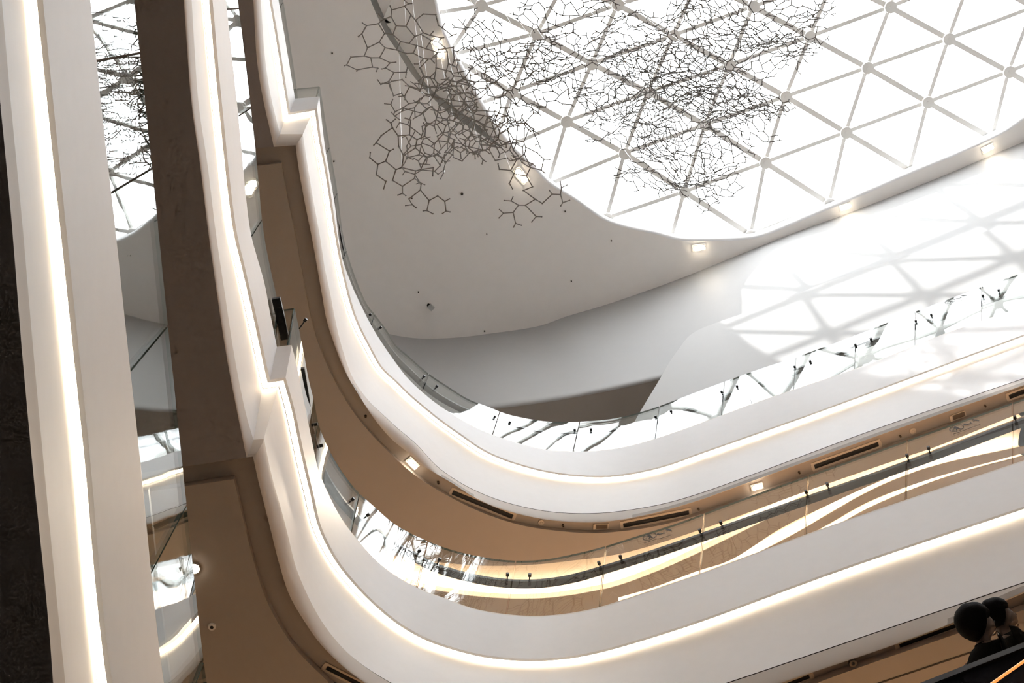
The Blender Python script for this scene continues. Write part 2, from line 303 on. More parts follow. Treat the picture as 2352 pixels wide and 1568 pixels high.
# ------------------------------------------------------------------ balcony slabs
def clampy(path): return [Vector((max(p.x, XMIN), min(p.y, YMAX), p.z)) for p in path]
for l in (1, 2, 3):
    r = R[l]; z = Z[l]
    f, e, b, s = (clampy(r[k]) for k in 'FEBS')
    up = MB()                                                    # upper fascia with its lip
    up.strip(f, e); e2 = offset(e, .022); up.strip(e, e2); up.strip(e2, level(e2, .09))
    top = setz(offset(f, .12), z['F']); up.strip(f, top)
    up.build('trim_%d' % l, [M['paint']], kind='structure', smooth=35, weld=True,
             label='smooth white upper fascia band on balcony level %d' % l)
    # light strip in the slot behind the lip
    i1 = setz(offset(e, .028), z['E'] + .035); i2 = setz(offset(e, .070), z['E'] + .035)
    st = MB(); st.strip(i1, i2); st.strip(i2, level(i2, .02), 1); st.strip(level(i1, .02), level(i2, .02), 1); st.strip(i1, level(i1, .02), 1)
    st.build('cove_light', [M['led'], M['white']], label={1: 'warm light strip along the nearest balcony edge beside the dark soffit', 2: 'warm light strip in the middle balcony, stepping at the jog below the black rail end', 3: 'warm light strip along the topmost balcony edge, below the white curved wall'}[l], cat='light strip', group='light strips in the balcony edges')
    lo = MB()                                                    # lower fascia, joint, rounded edge
    i3 = setz(offset(e, .075), z['E'] + .06); i4 = setz(offset(e, .022), z['E'] + .09)
    lo.strip(i4, level(i3, .03)); lo.strip(level(i3, .03), i3)
    rows = []; n = 10
    for k in range(n + 1):
        t = k / n; rows.append([a.lerp(c, t) for a, c in zip(i3, b)])
    for a, c in zip(rows, rows[1:]): lo.strip(a, c)
    gw_ = [0 if l == 1 else min(max((k - (2 + NL + 38)) / 12, 0), 1) for k in range(len(b))]
    g1 = [p.lerp(q, u) for p, q, u in zip(b, offset(b, .02), gw_)]; b2 = [p - Vector((0, 0, .012 * max(u, .02))) for p, u in zip(b, gw_)]; g2 = [Vector((p.x, p.y, q.z)) for p, q in zip(g1, b2)]
    sm = 0 if l == 1 else 1
    if l == 1: b2 = b
    else: lo.strip(b, g1, 1); lo.strip(g1, g2, 1); lo.strip(g2, b2, 1)
    prev = b2; dz = z['S'] - z['B'] + .012; N = 8
    for k in range(1, N + 1):
        a = math.pi / 2 * k / N
        cur = [Vector((p.x + (q.x - p.x) * (1 - math.cos(a)), p.y + (q.y - p.y) * (1 - math.cos(a)), p.z + (q.z - p.z) * math.sin(a))) for p, q in zip(b2, s)]
        lo.strip(prev, cur, 2); prev = cur
    lo.build('trim_%d' % (l + 3), [M['paint'], M['seam'], M['lip']], kind='structure', smooth=35, weld=True,
             label='curved white lower fascia with rounded bottom edge on balcony level %d' % l)
    # soffit
    so = MB()
    if l == 1:
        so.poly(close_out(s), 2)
    else:
        sl = [p for p in clampy([r['SL'][0] + DIRL * EXT] + r['SL'])]
        js = ats(JOG_S[l], z['S']); jt = ats(JOG_T[l], z['S'])
        jse = js[-1] + (js[-1] - js[0]).normalized() * 9; jte = jt[-1] + (js[-1] - js[0]).normalized() * 9
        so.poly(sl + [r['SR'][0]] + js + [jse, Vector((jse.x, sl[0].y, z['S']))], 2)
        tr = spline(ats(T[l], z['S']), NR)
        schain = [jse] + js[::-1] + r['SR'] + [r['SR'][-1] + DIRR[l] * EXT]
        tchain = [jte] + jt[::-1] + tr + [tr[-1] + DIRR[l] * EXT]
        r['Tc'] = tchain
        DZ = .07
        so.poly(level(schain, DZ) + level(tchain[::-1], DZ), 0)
        so.strip(schain, level(schain, DZ), 0)
        so.strip(tchain, level(tchain, DZ), 0)
        end = tchain[-1]
        if l == 3:
            # the soffit behind the trough holds three light coves: cut as gaps between chains
            P = [(800, 1243), (868.6, 1267), (930, 1281), (1040, 1294), (1108, 1298.6), (1177, 1298.5), (1246, 1294.8), (1314, 1287), (1383, 1278.7), (1452, 1265), (1600, 1219), (1852, 1128), (2075, 1050.6), (2143, 1028), (2352, 945)]
            Q = [(800, 1290), (880, 1325), (947, 1354), (1040, 1373), (1108, 1381.6), (1194, 1386), (1280, 1381.6), (1349, 1371), (1417, 1356), (1520, 1318), (1600, 1282), (1656, 1255), (1882, 1145), (2090, 1060), (2352, 962)]
            Q2 = [(1420, 1372), (1500, 1349), (1600, 1312), (1680, 1285), (1790, 1215), (1900, 1160), (2100, 1070), (2352, 968)]
            U = [(1420, 1395), (1520, 1362), (1620, 1328), (1740, 1280), (1834, 1232), (1920, 1181), (2023, 1123), (2143, 1081), (2352, 1035)]
            U2 = [(1820, 1250), (1900, 1205), (2000, 1150), (2143, 1098), (2352, 1040)]
            V = [(1820, 1262), (1900, 1228), (1985, 1181), (2105, 1126), (2220, 1085), (2352, 1050)]
            coves = [(spline(ats(P, z['S']), 120), spline(ats(Q, z['S']), 120)), (spline(ats(Q2, z['S']), 80), spline(ats(U, z['S']), 80)), (spline(ats(U2, z['S']), 60), spline(ats(V, z['S']), 60))]
            r['coves'] = coves
            hole = [a + b_[::-1] for a, b_ in coves]
            so.poly([Vector(p) for p in tchain] + [Vector((XMIN, end.y, z['S'])), Vector((XMIN, YMIN, z['S'])), Vector((XMAX, YMIN, z['S'])), Vector((XMAX, tchain[0].y, z['S']))], 0, holes=hole)
        else:
            so.poly([Vector(p) for p in tchain] + [Vector((XMIN, end.y, z['S'])), Vector((XMIN, YMIN, z['S'])), Vector((XMAX, YMIN, z['S'])), Vector((XMAX, tchain[0].y, z['S']))])
    if l == 2:
        ja, jb = at(1990, 1578, z['S'] - .001), at(2352, 1457, z['S'] - .001); dj = (jb - ja).normalized(); so.box((ja + jb) / 2 + dj * .8, dj, Vector((0, 0, 1)).cross(dj), Vector((0, 0, 1)), (jb - ja).length + 2, .012, .004, 1)
    so.build('ceiling_%d' % l, [M['soffit'], M['seam'], M['dim']], kind='structure', label='shade-darkened plaster soffit under balcony level %d' % l)
    fl_ = MB(); ft = clampy(setz(offset(f, .11), z['F'])); fl_.poly(close_out(ft)); fl_.poly(level(close_out(ft), -.12))
    fl_.build('floor_%d' % l, [M['stone2']], kind='structure')

# ------------------------------------------------------------------ light coves in the soffit seen through the middle balustrade
def cove(near, far, label, idx):
    root = empty('ceiling_cove', label, 'ceiling light', near[len(near) // 2], 'curved light coves in the soffit')
    mb = MB(); prev = near; n = 8; H_ = (.22, .16, .10)[idx]
    for k in range(1, n + 1):
        t = k / n
        cur = [a.lerp(c, t) + Vector((0, 0, H_ * math.sin(t * math.pi / 2))) for a, c in zip(near, far)]
        mb.strip(prev, cur); prev = cur
    mb.strip(prev, [p.copy() for p in far])
    mb.build('recess', [M['cream']], root, smooth=40, weld=True)
    dirs = []
    for p, q in zip(far, near):
        v = q - p; v.z = 0; dirs.append(v.normalized() if v.length > 1e-4 else Vector((0, 1, 0)))
    wd = [min(.055, (q - p).length * .4) for p, q in zip(far, near)]
    lg = MB(); e0 = [p + d * w_ for p, d, w_ in zip(far, dirs, wd)]; lg.strip(far, e0); lg.strip(e0, level(e0, .012)); lg.strip(level(e0, .012), level(far, .012)); lg.build('ledge', [M['soffit']], root)
    s2 = MB(); e1 = [p + d * w_ * .3 for p, d, w_ in zip(far, dirs, wd)]
    s2.strip(level(e1, .016), level(e1, .05), 1); s2.strip(level(e1, .05), level(far, .05)); s2.strip(level(e1, .016), level(far, .016), 1)
    s2.build('light_strip', [M['cove'], M['white']], root)
    return root
cove(*R[3]['coves'][0], 'long curved ceiling cove glowing behind the black handrail of the middle balcony', 0)
cove(*R[3]['coves'][1], 'second curved light cove crossing behind the handrail, between the long cove and the last', 1)
cove(*R[3]['coves'][2], 'shortest curved light cove, lowest one just above the middle fascia', 2)

# ------------------------------------------------------------------ balustrades
JT = {2: [(550, 20), (575, 240), (600, 500), 'jog', (677, 707), (727, 965), (823, 1130), (986, 1244), (1186, 1287), (1391, 1254), (1620, 1176), (1852, 1093.5), (2086, 1010), (2324, 925)],
      3: [(650, 0), 'jog', (735, 198), (757, 335), (775, 445), (797, 580), (859, 723), (984, 857), (1146, 945), (1328, 970), (1510, 934), (1659, 878), (1830, 819), (1962, 771), (2109, 713), (2260, 657)],
      1: [(322, 130), (350, 395), (385, 740), (427, 1150), (468, 1510)]}
def nearest(path, p):
    return min(range(len(path)), key=lambda i: (path[i].x - p.x) ** 2 + (path[i].y - p.y) ** 2)
def frame_at(path, i):
    a = path[max(i - 1, 0)]; b = path[min(i + 1, len(path) - 1)]; t = (b - a); t.z = 0; t.normalize()
    o = offset([path[max(i - 1, 0)], path[i], path[min(i + 1, len(path) - 1)]], 1.0)[1] - path[i]; o.z = 0; o.normalize()
    return t, o
for l in (1, 2, 3):
    z = Z[l]; f = clampy(R[l]['F']); g = clampy(R[l]['G'])
    lab = {1: 'frameless glass balustrade of the nearest balcony, reflecting the skylight in a tall strip', 2: 'frameless glass balustrade of the middle balcony with a dark handrail', 3: 'frameless glass balustrade of the topmost balcony reflecting the skylight grid'}[l]
    root = empty('glass_balustrade', lab, 'balustrade', f[len(f) // 2], 'frameless glass balustrades on the balconies')
    fb = setz(offset(f, .035), z['F'] + .0)
    if l == 2: fb = setz(offset(f, .082), z['F'])[:NL + 1] + fb[NL + 1:]
    # cut indices
    cuts = [0]
    if l == 1:
        cuts += sorted(nearest(g, at(x, y, z['G'])) for x, y in JT[1]); last = cuts[-1]
        step = 8
        cuts += list(range(last + 12, len(g) - 4, 9))
    else:
        jl = 2 + NL - 1; jr = jl + 1
        for q in JT[l]:
            if q == 'jog': cuts += [jl, jr]
            else:
                i = nearest(g, at(*q, z['G']))
                cuts.append(i)
    cuts.append(len(g) - 1); cuts = sorted(set(cuts))
    for i0, i1 in zip(cuts, cuts[1:]):
        if i1 - i0 < 1: continue
        top = [v.copy() for v in g[i0:i1 + 1]]; bot = [v.copy() for v in fb[i0:i1 + 1]]
        for arr in (top, bot):
            d = (arr[1] - arr[0]); L_ = d.length; arr[0] += d.normalized() * min(.006, L_ * .2)
            d = (arr[-2] - arr[-1]); L_ = d.length; arr[-1] += d.normalized() * min(.006, L_ * .2)
        to = [a + (frame_at(top, k)[1] if len(top) > 2 else frame_at(g, i0)[1]) * .020 for k, a in enumerate(top)]
        bo = [a + (b_ - c_) for a, b_, c_ in zip(bot, to, top)]
        p = MB(); p.strip(top, bot, 0); p.strip(to, bo, 0); p.strip(top, to, 1)
        for a, b_, c_, d_ in ((top[0], to[0], bo[0], bot[0]), (top[-1], to[-1], bo[-1], bot[-1])):
            n = p.add([a, b_, c_, d_]); p.face((n, n + 1, n + 2, n + 3), 1)
        p.build('glass_panel', [M['glass'], M['edge']], root, smooth=30, weld=True)
    ch = MB(); c0 = setz(offset(f, .004), z['F'] + .004); c1 = setz(offset(f, .075), z['F'] + .004)
    ch.strip(c0, level(c0, .022)); ch.strip(level(c0, .022), level(c1, .022)); ch.strip(c1, level(c1, .022)); ch.strip(c0, c1)
    sh = ch.build('base_channel', [M['white']], root, smooth=30, weld=True)
    # handrail
    if l == 1:
        hr = setz(offset(g, .16), z['H'])
    else:
        h = spline(ats(H[l], z['H']), NR); hr = h + [h[-1] + DIRR[l] * EXT * .3, h[-1] + DIRR[l] * EXT]
    a0 = offset(hr, -.035); a1 = offset(hr, .035)
    if l == 1: hr = hr[NL:]
    a0 = offset(hr, -.035); a1 = offset(hr, .035)
    rb = MB(); rb.strip(level(a0, .02), level(a1, .02)); rb.strip(level(a0, -.02), level(a1, -.02)); rb.strip(level(a0, .02), level(a0, -.02)); rb.strip(level(a1, .02), level(a1, -.02))
    for q in (0, -1):
        n = rb.add([a0[q] + Vector((0, 0, .02)), a1[q] + Vector((0, 0, .02)), a1[q] - Vector((0, 0, .02)), a0[q] - Vector((0, 0, .02))]); rb.face((n, n + 1, n + 2, n + 3))
    rb.build('handrail', [M['black']], root, smooth=30, weld=True)
    if l == 2:
        # the left run of rail ends in a squared black end at the jog
        e0 = at(655, 790, z['H'] - .05); hl = [at(x, y, z['H']) for x, y in ((655, 778), (643, 722), (634, 684))]
        lb = MB()
        for a, b_ in zip(hl, hl[1:]): lb.bar(a, b_, .07, .05)
        lb.build('handrail', [M['black']], root)
    # clamps either side of every joint
    jn = [q for q in JT[l] if q != 'jog']
    for q in jn:
        pj = at(*q, z['G']); i = nearest(g, pj); t, o = frame_at(g, i)
        if l == 1 or (q[0] < 700 and q[1] < 700) or (l == 3 and q[1] < 650): continue
        for sgn in (-1, 1):
            c = g[i] + t * (.10 * sgn); c.z = z['H'] + .01
            k = MB(); k.tube([c - o * .035, c - o * .005], .015, 12); k.tube([c, c + o * .07 + Vector((0, 0, -.012))], .006, 8)
            k.build('rail_clamp', [M['black']], root, smooth=40)

def decal(px, z, l, kind_, root, ang=0):
    i = nearest(R[l]['G'], at(px[0], px[1], z)); t, o = frame_at(R[l]['G'], i)
    # direction that reads left to right from the atrium
    tt = t if (t.x < 0) else -t
    d = at(px[0], px[1], 10).normalized()
    g0 = R[l]['G'][i].copy(); g0.z = 0
    # intersect the sight line with the glass plane
    s = (g0.dot(o) - .004) / Vector((d.x, d.y, 0)).dot(o); c = d * s
    u, v = tt, Vector((0, 0, 1)); mb = MB()
    def seg(x0, y0, x1, y1, w_): mb.bar(c + u * x0 + v * y0, c + u * x1 + v * y1, w_, .001, up=o)
    def blob(x, y, r): mb.disc(c + u * x + v * y, o, r, 14, .001)
    if kind_ == 'no_climb':
        R1 = .062
        ring = [c + u * (math.cos(a) * R1) + v * (math.sin(a) * R1) for a in [k * math.pi / 14 for k in range(29)]]
        for a, b_ in zip(ring, ring[1:]): mb.bar(a, b_, .008, .001, up=o)
        blob(-.004, .032, .013); seg(0, .02, .006, -.012, .026); seg(.006, -.012, .022, -.045, .012); seg(.002, -.012, -.016, -.04, .012)
        seg(0, .015, -.03, .004, .008); seg(-.028, -.01, -.045, -.01, .006); seg(-.026, -.024, -.045, -.024, .006); seg(-.045, .045, .045, -.045, .006)
    else:
        blob(-.052, .01, .012); seg(-.05, 0, -.01, -.012, .018); seg(-.01, -.012, .01, .012, .009); seg(-.01, -.012, .012, -.018, .009)
        mb.build('printed_symbol', [M['ink']], root); mb = MB(); blob(.040, .045, .012); seg(.045, .035, .07, .0, .018); seg(.052, .028, .030, .008, .008); seg(.07, 0, .075, -.02, .008)
    mb.build('printed_symbol', [M['ink']], root)
    mb = MB(); seg(-.065, -.088, -.005, -.088, .008); mb.build('printed_caption', [M['ink']], root)
    mb = MB(); seg(.0, -.088, .06, -.088, .006); mb.build('printed_caption', [M['ink']], root)
br2 = [o for o in C.objects if o.name == 'glass_balustrade.001'][0]; br3 = [o for o in C.objects if o.name == 'glass_balustrade.002'][0]
for px, l, k in (((1492, 1232), 2, 'no_climb'), ((1524, 1223), 2, 'fall'), ((2197, 983), 2, 'no_climb'), ((2229, 971), 2, 'fall'), ((2182, 692), 3, 'no_climb'), ((2206, 683), 3, 'fall')):
    decal(px, Z[l]['G'], l, k, br2 if l == 2 else br3)

# ------------------------------------------------------------------ ceiling, raised ring, skylight
import numpy as np
O_TOP = [(1155, 312), (1171, 330), (1222, 378), (1256, 412), (1310, 446), (1385, 497), (1440, 515), (1497, 527), (1550, 541), (1620, 543), (1700, 540), (1740, 533), (1860, 485), (1990, 430), (2085, 388), (2180, 349), (2270, 308), (2300, 292), (2352, 255), (2450, 185), (2540, 90), (2560, -40), (2470, -150), (2250, -225), (1800, -250), (1400, -250), (1180, -235), (1050, -180), (1000, -100), (990, -45), (997, 0), (1011, 58), (1031, 102), (1058, 153), (1089, 211), (1123, 269)]
O3 = spline(ats(O_TOP, CEIL + .3), 240)            # top of the reveal
O3 = O3 + []
olow = setz(O3, CEIL)
k0 = nearest(olow, at(1180, 338, CEIL))
olow = olow[k0:] + olow[1:k0]; O3 = O3[k0:] + O3[1:k0]
kend = nearest(olow, at(1500, -250, CEIL))
right_part, left_part = olow[:kend + 1], olow[kend:] + [olow[0]]
ARC = [(1145, 333), (1100, 306), (1072, 288), (1038, 264), (990, 221), (946, 170), (912, 116), (885, 75), (851, 0), (838, -50), (850, -130), (900, -220), (1050, -290), (1280, -300)]
ARCI = [(1150, 333), (1112, 300), (1088, 279), (1053, 253), (1017.7, 229), (977, 190.5), (938, 132.7), (899, 73), (866, 0), (852, -50), (864, -130), (912, -212), (1055, -278), (1280, -288)]
ARCH = [.0, .08, .12, .16, .20, .22, .24, .26, .28, .28, .26, .2, .12, .04]
arc = ats(ARC, CEIL); arci = [at(x, y, CEIL + h) for (x, y), h in zip(ARCI, ARCH)]
arc = [right_part[0]] + arc + [right_part[-1]]; arci = [right_part[0]] + arci + [right_part[-1]]
n = 120
prm = spline([Vector((i, 0, 0)) for i in range(len(arc))], n)
def bycount(pts, n):
    """smooth curve sampled evenly in control-point number, so that two curves stay matched"""
    m = len(pts); out = []
    P = [pts[0] * 2 - pts[1]] + list(pts) + [pts[-1] * 2 - pts[-2]]
    for i in range(n):
        t = (m - 1) * i / (n - 1); k = min(int(t), m - 2); u = t - k
        p0, p1, p2, p3 = P[k:k + 4]
        out.append(.5 * ((2 * p1) + (p2 - p0) * u + (2 * p0 - 5 * p1 + 4 * p2 - p3) * u * u + (3 * p1 - p0 - 3 * p2 + p3) * u ** 3))
    return out
arcs, arcis = bycount(arc, n), bycount(arci, n)
for a in arcs: a.z = CEIL
cm = MB()
hole = right_part + arcs[::-1][1:-1]
cm.poly([Vector((XMIN, YMIN, CEIL)), Vector((XMAX, YMIN, CEIL)), Vector((XMAX, YMAX, CEIL)), Vector((XMIN, YMAX, CEIL))], 0, holes=[hole])
cm.poly([Vector((XMIN, YMIN, CEIL + .9)), Vector((XMAX, YMIN, CEIL + .9)), Vector((XMAX, YMAX, CEIL + .9)), Vector((XMIN, YMAX, CEIL + .9))], 0, holes=[[p + Vector((0, 0, .9)) for p in hole]])
cm.build('ceiling', [M['ceil']], kind='structure')
rg = MB(); rg.strip(arcs, arcis, 1)
lp = resample(left_part[::-1], n)
rows = [[a.lerp(b_, t / 6) for a, b_ in zip(arcis, lp)] for t in range(7)]
for a, b_ in zip(rows, rows[1:]): rg.strip(a, b_, 0)
rg.build('trim_7', [M['ceil'], M['gap']], kind='structure', smooth=30, weld=True, label='raised ceiling ring between the curved dark step and the skylight')
rv = MB(); lo_ = list(olow); ins = []
cen = sum(lo_, Vector()) / len(lo_)
prev = lo_
for k in range(1, 5):
    a = math.pi / 2 * k / 4
    cur = [p + (Vector((cen.x, cen.y, p.z)) - p).normalized() * (.05 * math.sin(a)) + Vector((0, 0, .06 * (1 - math.cos(a)))) for p in lo_]
    rv.strip(prev, cur, 0, closed=True); prev = cur
rv.strip(prev, [Vector((p.x, p.y, CEIL + .9)) for p in prev], 0, closed=True)
rv.build('trim_8', [M['paint']], kind='structure', smooth=50, weld=True, label='smooth white rim round the skylight opening')

NODES = {(0, 0): (1105, 12), (1, 0): (1232, 76), (2, 0): (1358, 145), (3, 0): (1487, 210), (4, 0): (1617, 285), (5, 0): (1755, 371), (6, 0): (1902, 465),
         (1, -1): (1175, 210), (2, -1): (1300, 277), (3, -1): (1433, 350), (4, -1): (1570, 438), (5, -1): (1722, 537),
         (2, 1): (1417, 10), (3, 1): (1545, 80), (4, 1): (1673, 148), (5, 1): (1802, 220), (6, 1): (1940, 302), (7, 1): (2086, 388),
         (4, 2): (1727, 14), (5, 2): (1857, 83), (6, 2): (1989, 154), (7, 2): (2127, 233), (8, 2): (2275, 315),
         (6, 3): (2041, 15), (7, 3): (2175, 88), (8, 3): (2313, 163)}
ZL = CEIL + .30
ks = list(NODES); W_ = np.array([[at(*NODES[k], ZL).x, at(*NODES[k], ZL).y] for k in ks]); A_ = np.array(ks, float)
def basis(i, j): return [1, i, j, i * i, i * j, j * j]
cf, *_q = np.linalg.lstsq(np.array([basis(i, j) for i, j in A_]), W_, rcond=None)
def node(i, j):
    if (i, j) in NODES: return at(*NODES[(i, j)], ZL)
    jc = min(max(j, -1), 3); g = np.array(basis(min(max(i, 1), 8), jc)) @ cf
    if i > 8 or i < 1: g = g + (i - min(max(i, 1), 8)) * ((np.array(basis(8, 1)) @ cf - np.array(basis(1, 1)) @ cf) / 7)
    if j != jc: g = g + (j - jc) * ((np.array(basis(5, 3)) @ cf - np.array(basis(5, -1)) @ cf) / 4)
    return Vector((g[0], g[1], ZL))
def inside(p, loop, grow=0):
    c = False; q = p
    if grow: q = p + (Vector((cen.x, cen.y, p.z)) - p).normalized() * grow
    m = len(loop)
    for i in range(m):
        a, b_ = loop[i], loop[(i + 1) % m]
        if (a.y > q.y) != (b_.y > q.y) and q.x < (b_.x - a.x) * (q.y - a.y) / (b_.y - a.y) + a.x: c = not c
    return c
sk = bpy.data.objects.new('window_1', None); sk.location = (cen.x, cen.y, ZL)
link(sk, None, 'large skylight of glass triangles in a grey steel grid above the atrium', None, None, 'structure')
fr = MB(); ND = {}
for i in range(-9, 16):
    for j in range(-6, 11):
        p = node(i, j)
        if inside(p, olow, 2.4): ND[(i, j)] = p
for (i, j), p in ND.items():
    for (a, b_), wd in (((1, 0), .085), ((0, 1), .062), ((1, 1), .062)):
        q = ND.get((i + a, j + b_))
        if q: fr.bar(p, q, wd, .13)
fr.build('frame', [M['bar']], sk)
for (i, j), p in ND.items():
    if inside(p, olow, 0):
        k = MB(); k.tube([p - Vector((0, 0, .125)), p + Vector((0, 0, .11))], .11, 12, radii=[.10, .11]); k.tube([p - Vector((0, 0, .14)), p - Vector((0, 0, .12))], .03, 8)
        k.build('node_connector', [M['bar']], sk, smooth=40)
gl = MB(); gp = [p + (p - cen).normalized() * .5 for p in olow]; gl.poly(setz(gp, ZL + .13)); gl.build('glass', [M['roofglass']], sk)

# portal: tells the renderer where the daylight comes in
pd = bpy.data.lights.new('daylight_portal', 'AREA'); pd.shape = 'RECTANGLE'; pd.size = 12; pd.size_y = 12; pd.cycles.is_portal = True
po = bpy.data.objects.new('daylight_portal', pd); C.objects.link(po); po.location = (cen.x, cen.y, CEIL + 1.0)

# ------------------------------------------------------------------ upper walls
J = [(760, 690), (830, 745), (892, 766.6), (960, 777), (1006, 777.4), (1060, 774), (1121, 766.6), (1240, 748), (1300, 727), (1400, 697), (1560, 640.5), (1700, 584), (1837, 530), (1950, 489), (2149, 411), (2225, 379), (2352, 325)]
K = [(800, 850), (880, 925), (950, 945), (1000, 945), (1060, 936), (1105, 929), (1200, 917), (1300, 902), (1419, 879), (1529, 853), (1650, 812), (1800, 745), (2000, 668), (2180, 600), (2300, 555), (2352, 535)]
ZK = 20.65
DJ = Vector((-.95, .27, 0)).normalized()
jr = spline(ats(J, CEIL), 120); kr = spline(ats(K, ZK + .12), 120); kl = spline(ats([(x, y + 14) for x, y in K], ZK), 120)
jr = [jr[0] + Vector((7, 2, 0))] + jr + [jr[-1] + DJ * 6]; kr = [kr[0] + Vector((7, 2, 0))] + kr + [kr[-1] + DJ * 6]; kl = [kl[0] + Vector((7, 2, 0))] + kl + [kl[-1] + DJ * 6]
wl = MB(); prev = jr
for k in range(1, 9):
    cur = [a.lerp(b_, k / 8) for a, b_ in zip(jr, kr)]; wl.strip(prev, cur); prev = cur
for k in range(1, 7):
    a = math.pi / 2 * k / 6
    cur = [Vector((p.x + (q.x - p.x) * (1 - math.cos(a)), p.y + (q.y - p.y) * (1 - math.cos(a)), p.z + (q.z - p.z) * math.sin(a))) for p, q in zip(kr, kl)]
    wl.strip(prev, cur); prev = cur
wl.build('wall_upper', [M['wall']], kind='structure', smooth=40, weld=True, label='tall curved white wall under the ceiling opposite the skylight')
sf = MB(); sf.poly(clampy(kl) + [Vector((XMIN, YMIN, ZK)), Vector((XMAX, YMIN, ZK))])
sf.build('ceiling_4', [M['soffit']], kind='structure')
# the bulkhead in front of the wall: a flat-faced volume whose upper outline is traced on its own vertical surface
wp = offset(resample(spline(ats(J, CEIL), 120), 120), -.28)
def hit(px, plan):
    d = at(px[0], px[1], 10)
    best = None
    for a, b_ in zip(plan, plan[1:]):
        den = d.x * (b_.y - a.y) - d.y * (b_.x - a.x)
        if abs(den) < 1e-9: continue
        s = (a.x * (b_.y - a.y) - a.y * (b_.x - a.x)) / den
        u = ((d.x * s - a.x) * (b_.x - a.x) + (d.y * s - a.y) * (b_.y - a.y)) / ((b_.x - a.x) ** 2 + (b_.y - a.y) ** 2)
        if -.01 <= u <= 1.01 and s > 0: best = d * s
    return best
XT = [(1448, 985), (1471, 944), (1514, 872.6), (1540, 828), (1559, 801), (1580, 774), (1594, 763), (1609, 755), (1642, 742), (1770, 699), (1898, 648), (2059, 595), (2151, 567), (2230, 542), (2352, 501)]
xt = [hit(p, wp) for p in XT]; xt = spline([p for p in xt if p], 110); xt.append(xt[-1] + DJ * 6)
xb = [Vector((p.x, p.y, 16.9)) for p in xt]
back = [(p - xt[k]) for k, p in enumerate(offset(xt, .12))]
bk = MB(); prev = xt
for k in range(1, 9):
    cur = [a.lerp(b_, k / 8) for a, b_ in zip(xt, xb)]; bk.strip(prev, cur); prev = cur
xtb = [a + b_ for a, b_ in zip(xt, back)]; xbb = [a + b_ for a, b_ in zip(xb, back)]
bk.strip(xt, xtb); bk.strip(xtb, xbb); bk.strip(xb, xbb)
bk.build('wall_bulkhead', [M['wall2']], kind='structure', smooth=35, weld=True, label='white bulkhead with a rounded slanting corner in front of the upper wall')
# gallery floor wall behind the topmost balustrade
gw = MB(); base = [p + Vector((0, -2.6, 0)) for p in setz(jr, 16.5)]; gw.strip(base, level(base, 4.2)); gw.build('wall_gallery', [M['paint']], kind='structure', smooth=40)

# ------------------------------------------------------------------ building shell beyond the atrium
sh = MB()
for a, b_, nm in (((XMAX, YMIN), (XMAX, YMAX), 'wall_left'), ((XMIN, YMIN), (XMIN, YMAX), 'wall_right'), ((XMIN, YMIN), (XMAX, YMIN), 'wall_back'), ((XMIN, YMAX), (XMAX, YMAX), 'wall_front')):
    q = MB(); lo2 = [Vector((*a, -1.6)), Vector((*b_, -1.6))]; q.strip(lo2, setz(lo2, CEIL + 2.2)); q.build(nm, [M['paint']], kind='structure')
g = MB(); g.poly([Vector((XMIN, YMIN, -1.6)), Vector((XMAX, YMIN, -1.6)), Vector((XMAX, YMAX, -1.6)), Vector((XMIN, YMAX, -1.6))]); g.build('floor', [M['stone']], kind='structure')

# ceiling light panels of the shop floors (out of sight, they warm the soffits by way of the floors)
def panel(x, y, z, sx, sy, e, lab):
    root = empty('light_panel', lab, 'ceiling light', (x, y, z - .03), 'light panels of the shop floors')
    m = MB(); X, Y, Zv = Vector((1, 0, 0)), Vector((0, 1, 0)), Vector((0, 0, 1))
    m.box((x, y, z - .025), X, Y, Zv, sx + .08, sy + .08, .04); m.build('frame', [M['white']], root)
    m = MB(); m.box((x, y, z - .05), X, Y, Zv, sx, sy, .012); m.build('diffuser', [M['shop']], root)
for l in (2, 3):
    zz = Z[l]['S']
    for k in range(3): panel(-8 + k * 3.4, -10.9, zz, 2.4, .8, 1, 'glowing ceiling panel deep inside the shop floor under balcony %d, bay %d' % (l, k + 1))
panel(-6, -12.2, ZK, 2.4, .8, 1, 'glowing ceiling panel deep inside the top gallery')

# ------------------------------------------------------------------ small fixtures
UP = Vector((0, 0, 1))
def basis_px(p, q, z):
    a, b_ = at(*p, z), at(*q, z); t = (b_ - a).normalized(); return a, b_, t, UP.cross(t)
def diffuser(p, q, z, label):
    a, b_, t, n_ = basis_px(p, q, z); c = (a + b_) / 2; L = (b_ - a).length
    root = empty('linear_diffuser', label, 'air vent', c, 'linear air slots in the soffit troughs')
    fr_ = MB()
    wd = .036 * z / 10
    for s_ in (-1, 1):
        fr_.box(c + n_ * (s_ * wd * .73) - UP * .004, t, n_, UP, L + .06, wd * .46, .008)
        fr_.box(c + t * (s_ * (L / 2 + .02)) - UP * .004, t, n_, UP, .03, wd * 1.0, .008)
    fr_.build('frame', [M['tan']], root)
    s = MB(); s.box(c + UP * .0 - UP * .002, t, n_, UP, L, wd, .006); s.build('slot', [M['slot']], root)
    bl = MB(); bl.box(c - UP * .005, t, n_, UP, L, .004, .004); bl.build('blade', [M['black']], root)
zt3, zt2 = Z[3]['S'] + .07, Z[2]['S'] + .07
diffuser((1040, 1130), (1177, 1186), zt3, 'black linear air slot right of the round brown-soffit lamp pair, upper trough')
diffuser((1432, 1206), (1582, 1176), zt3, 'black linear air slot just past the small brown grille, above the climbing symbol')
diffuser((1871, 1071), (2017, 1019), zt3, 'black linear air slot between the twin lamp and the beige round speaker')
diffuser((2318, 911), (2480, 850), zt3, 'black linear air slot cut by the frame, beyond the second grille')
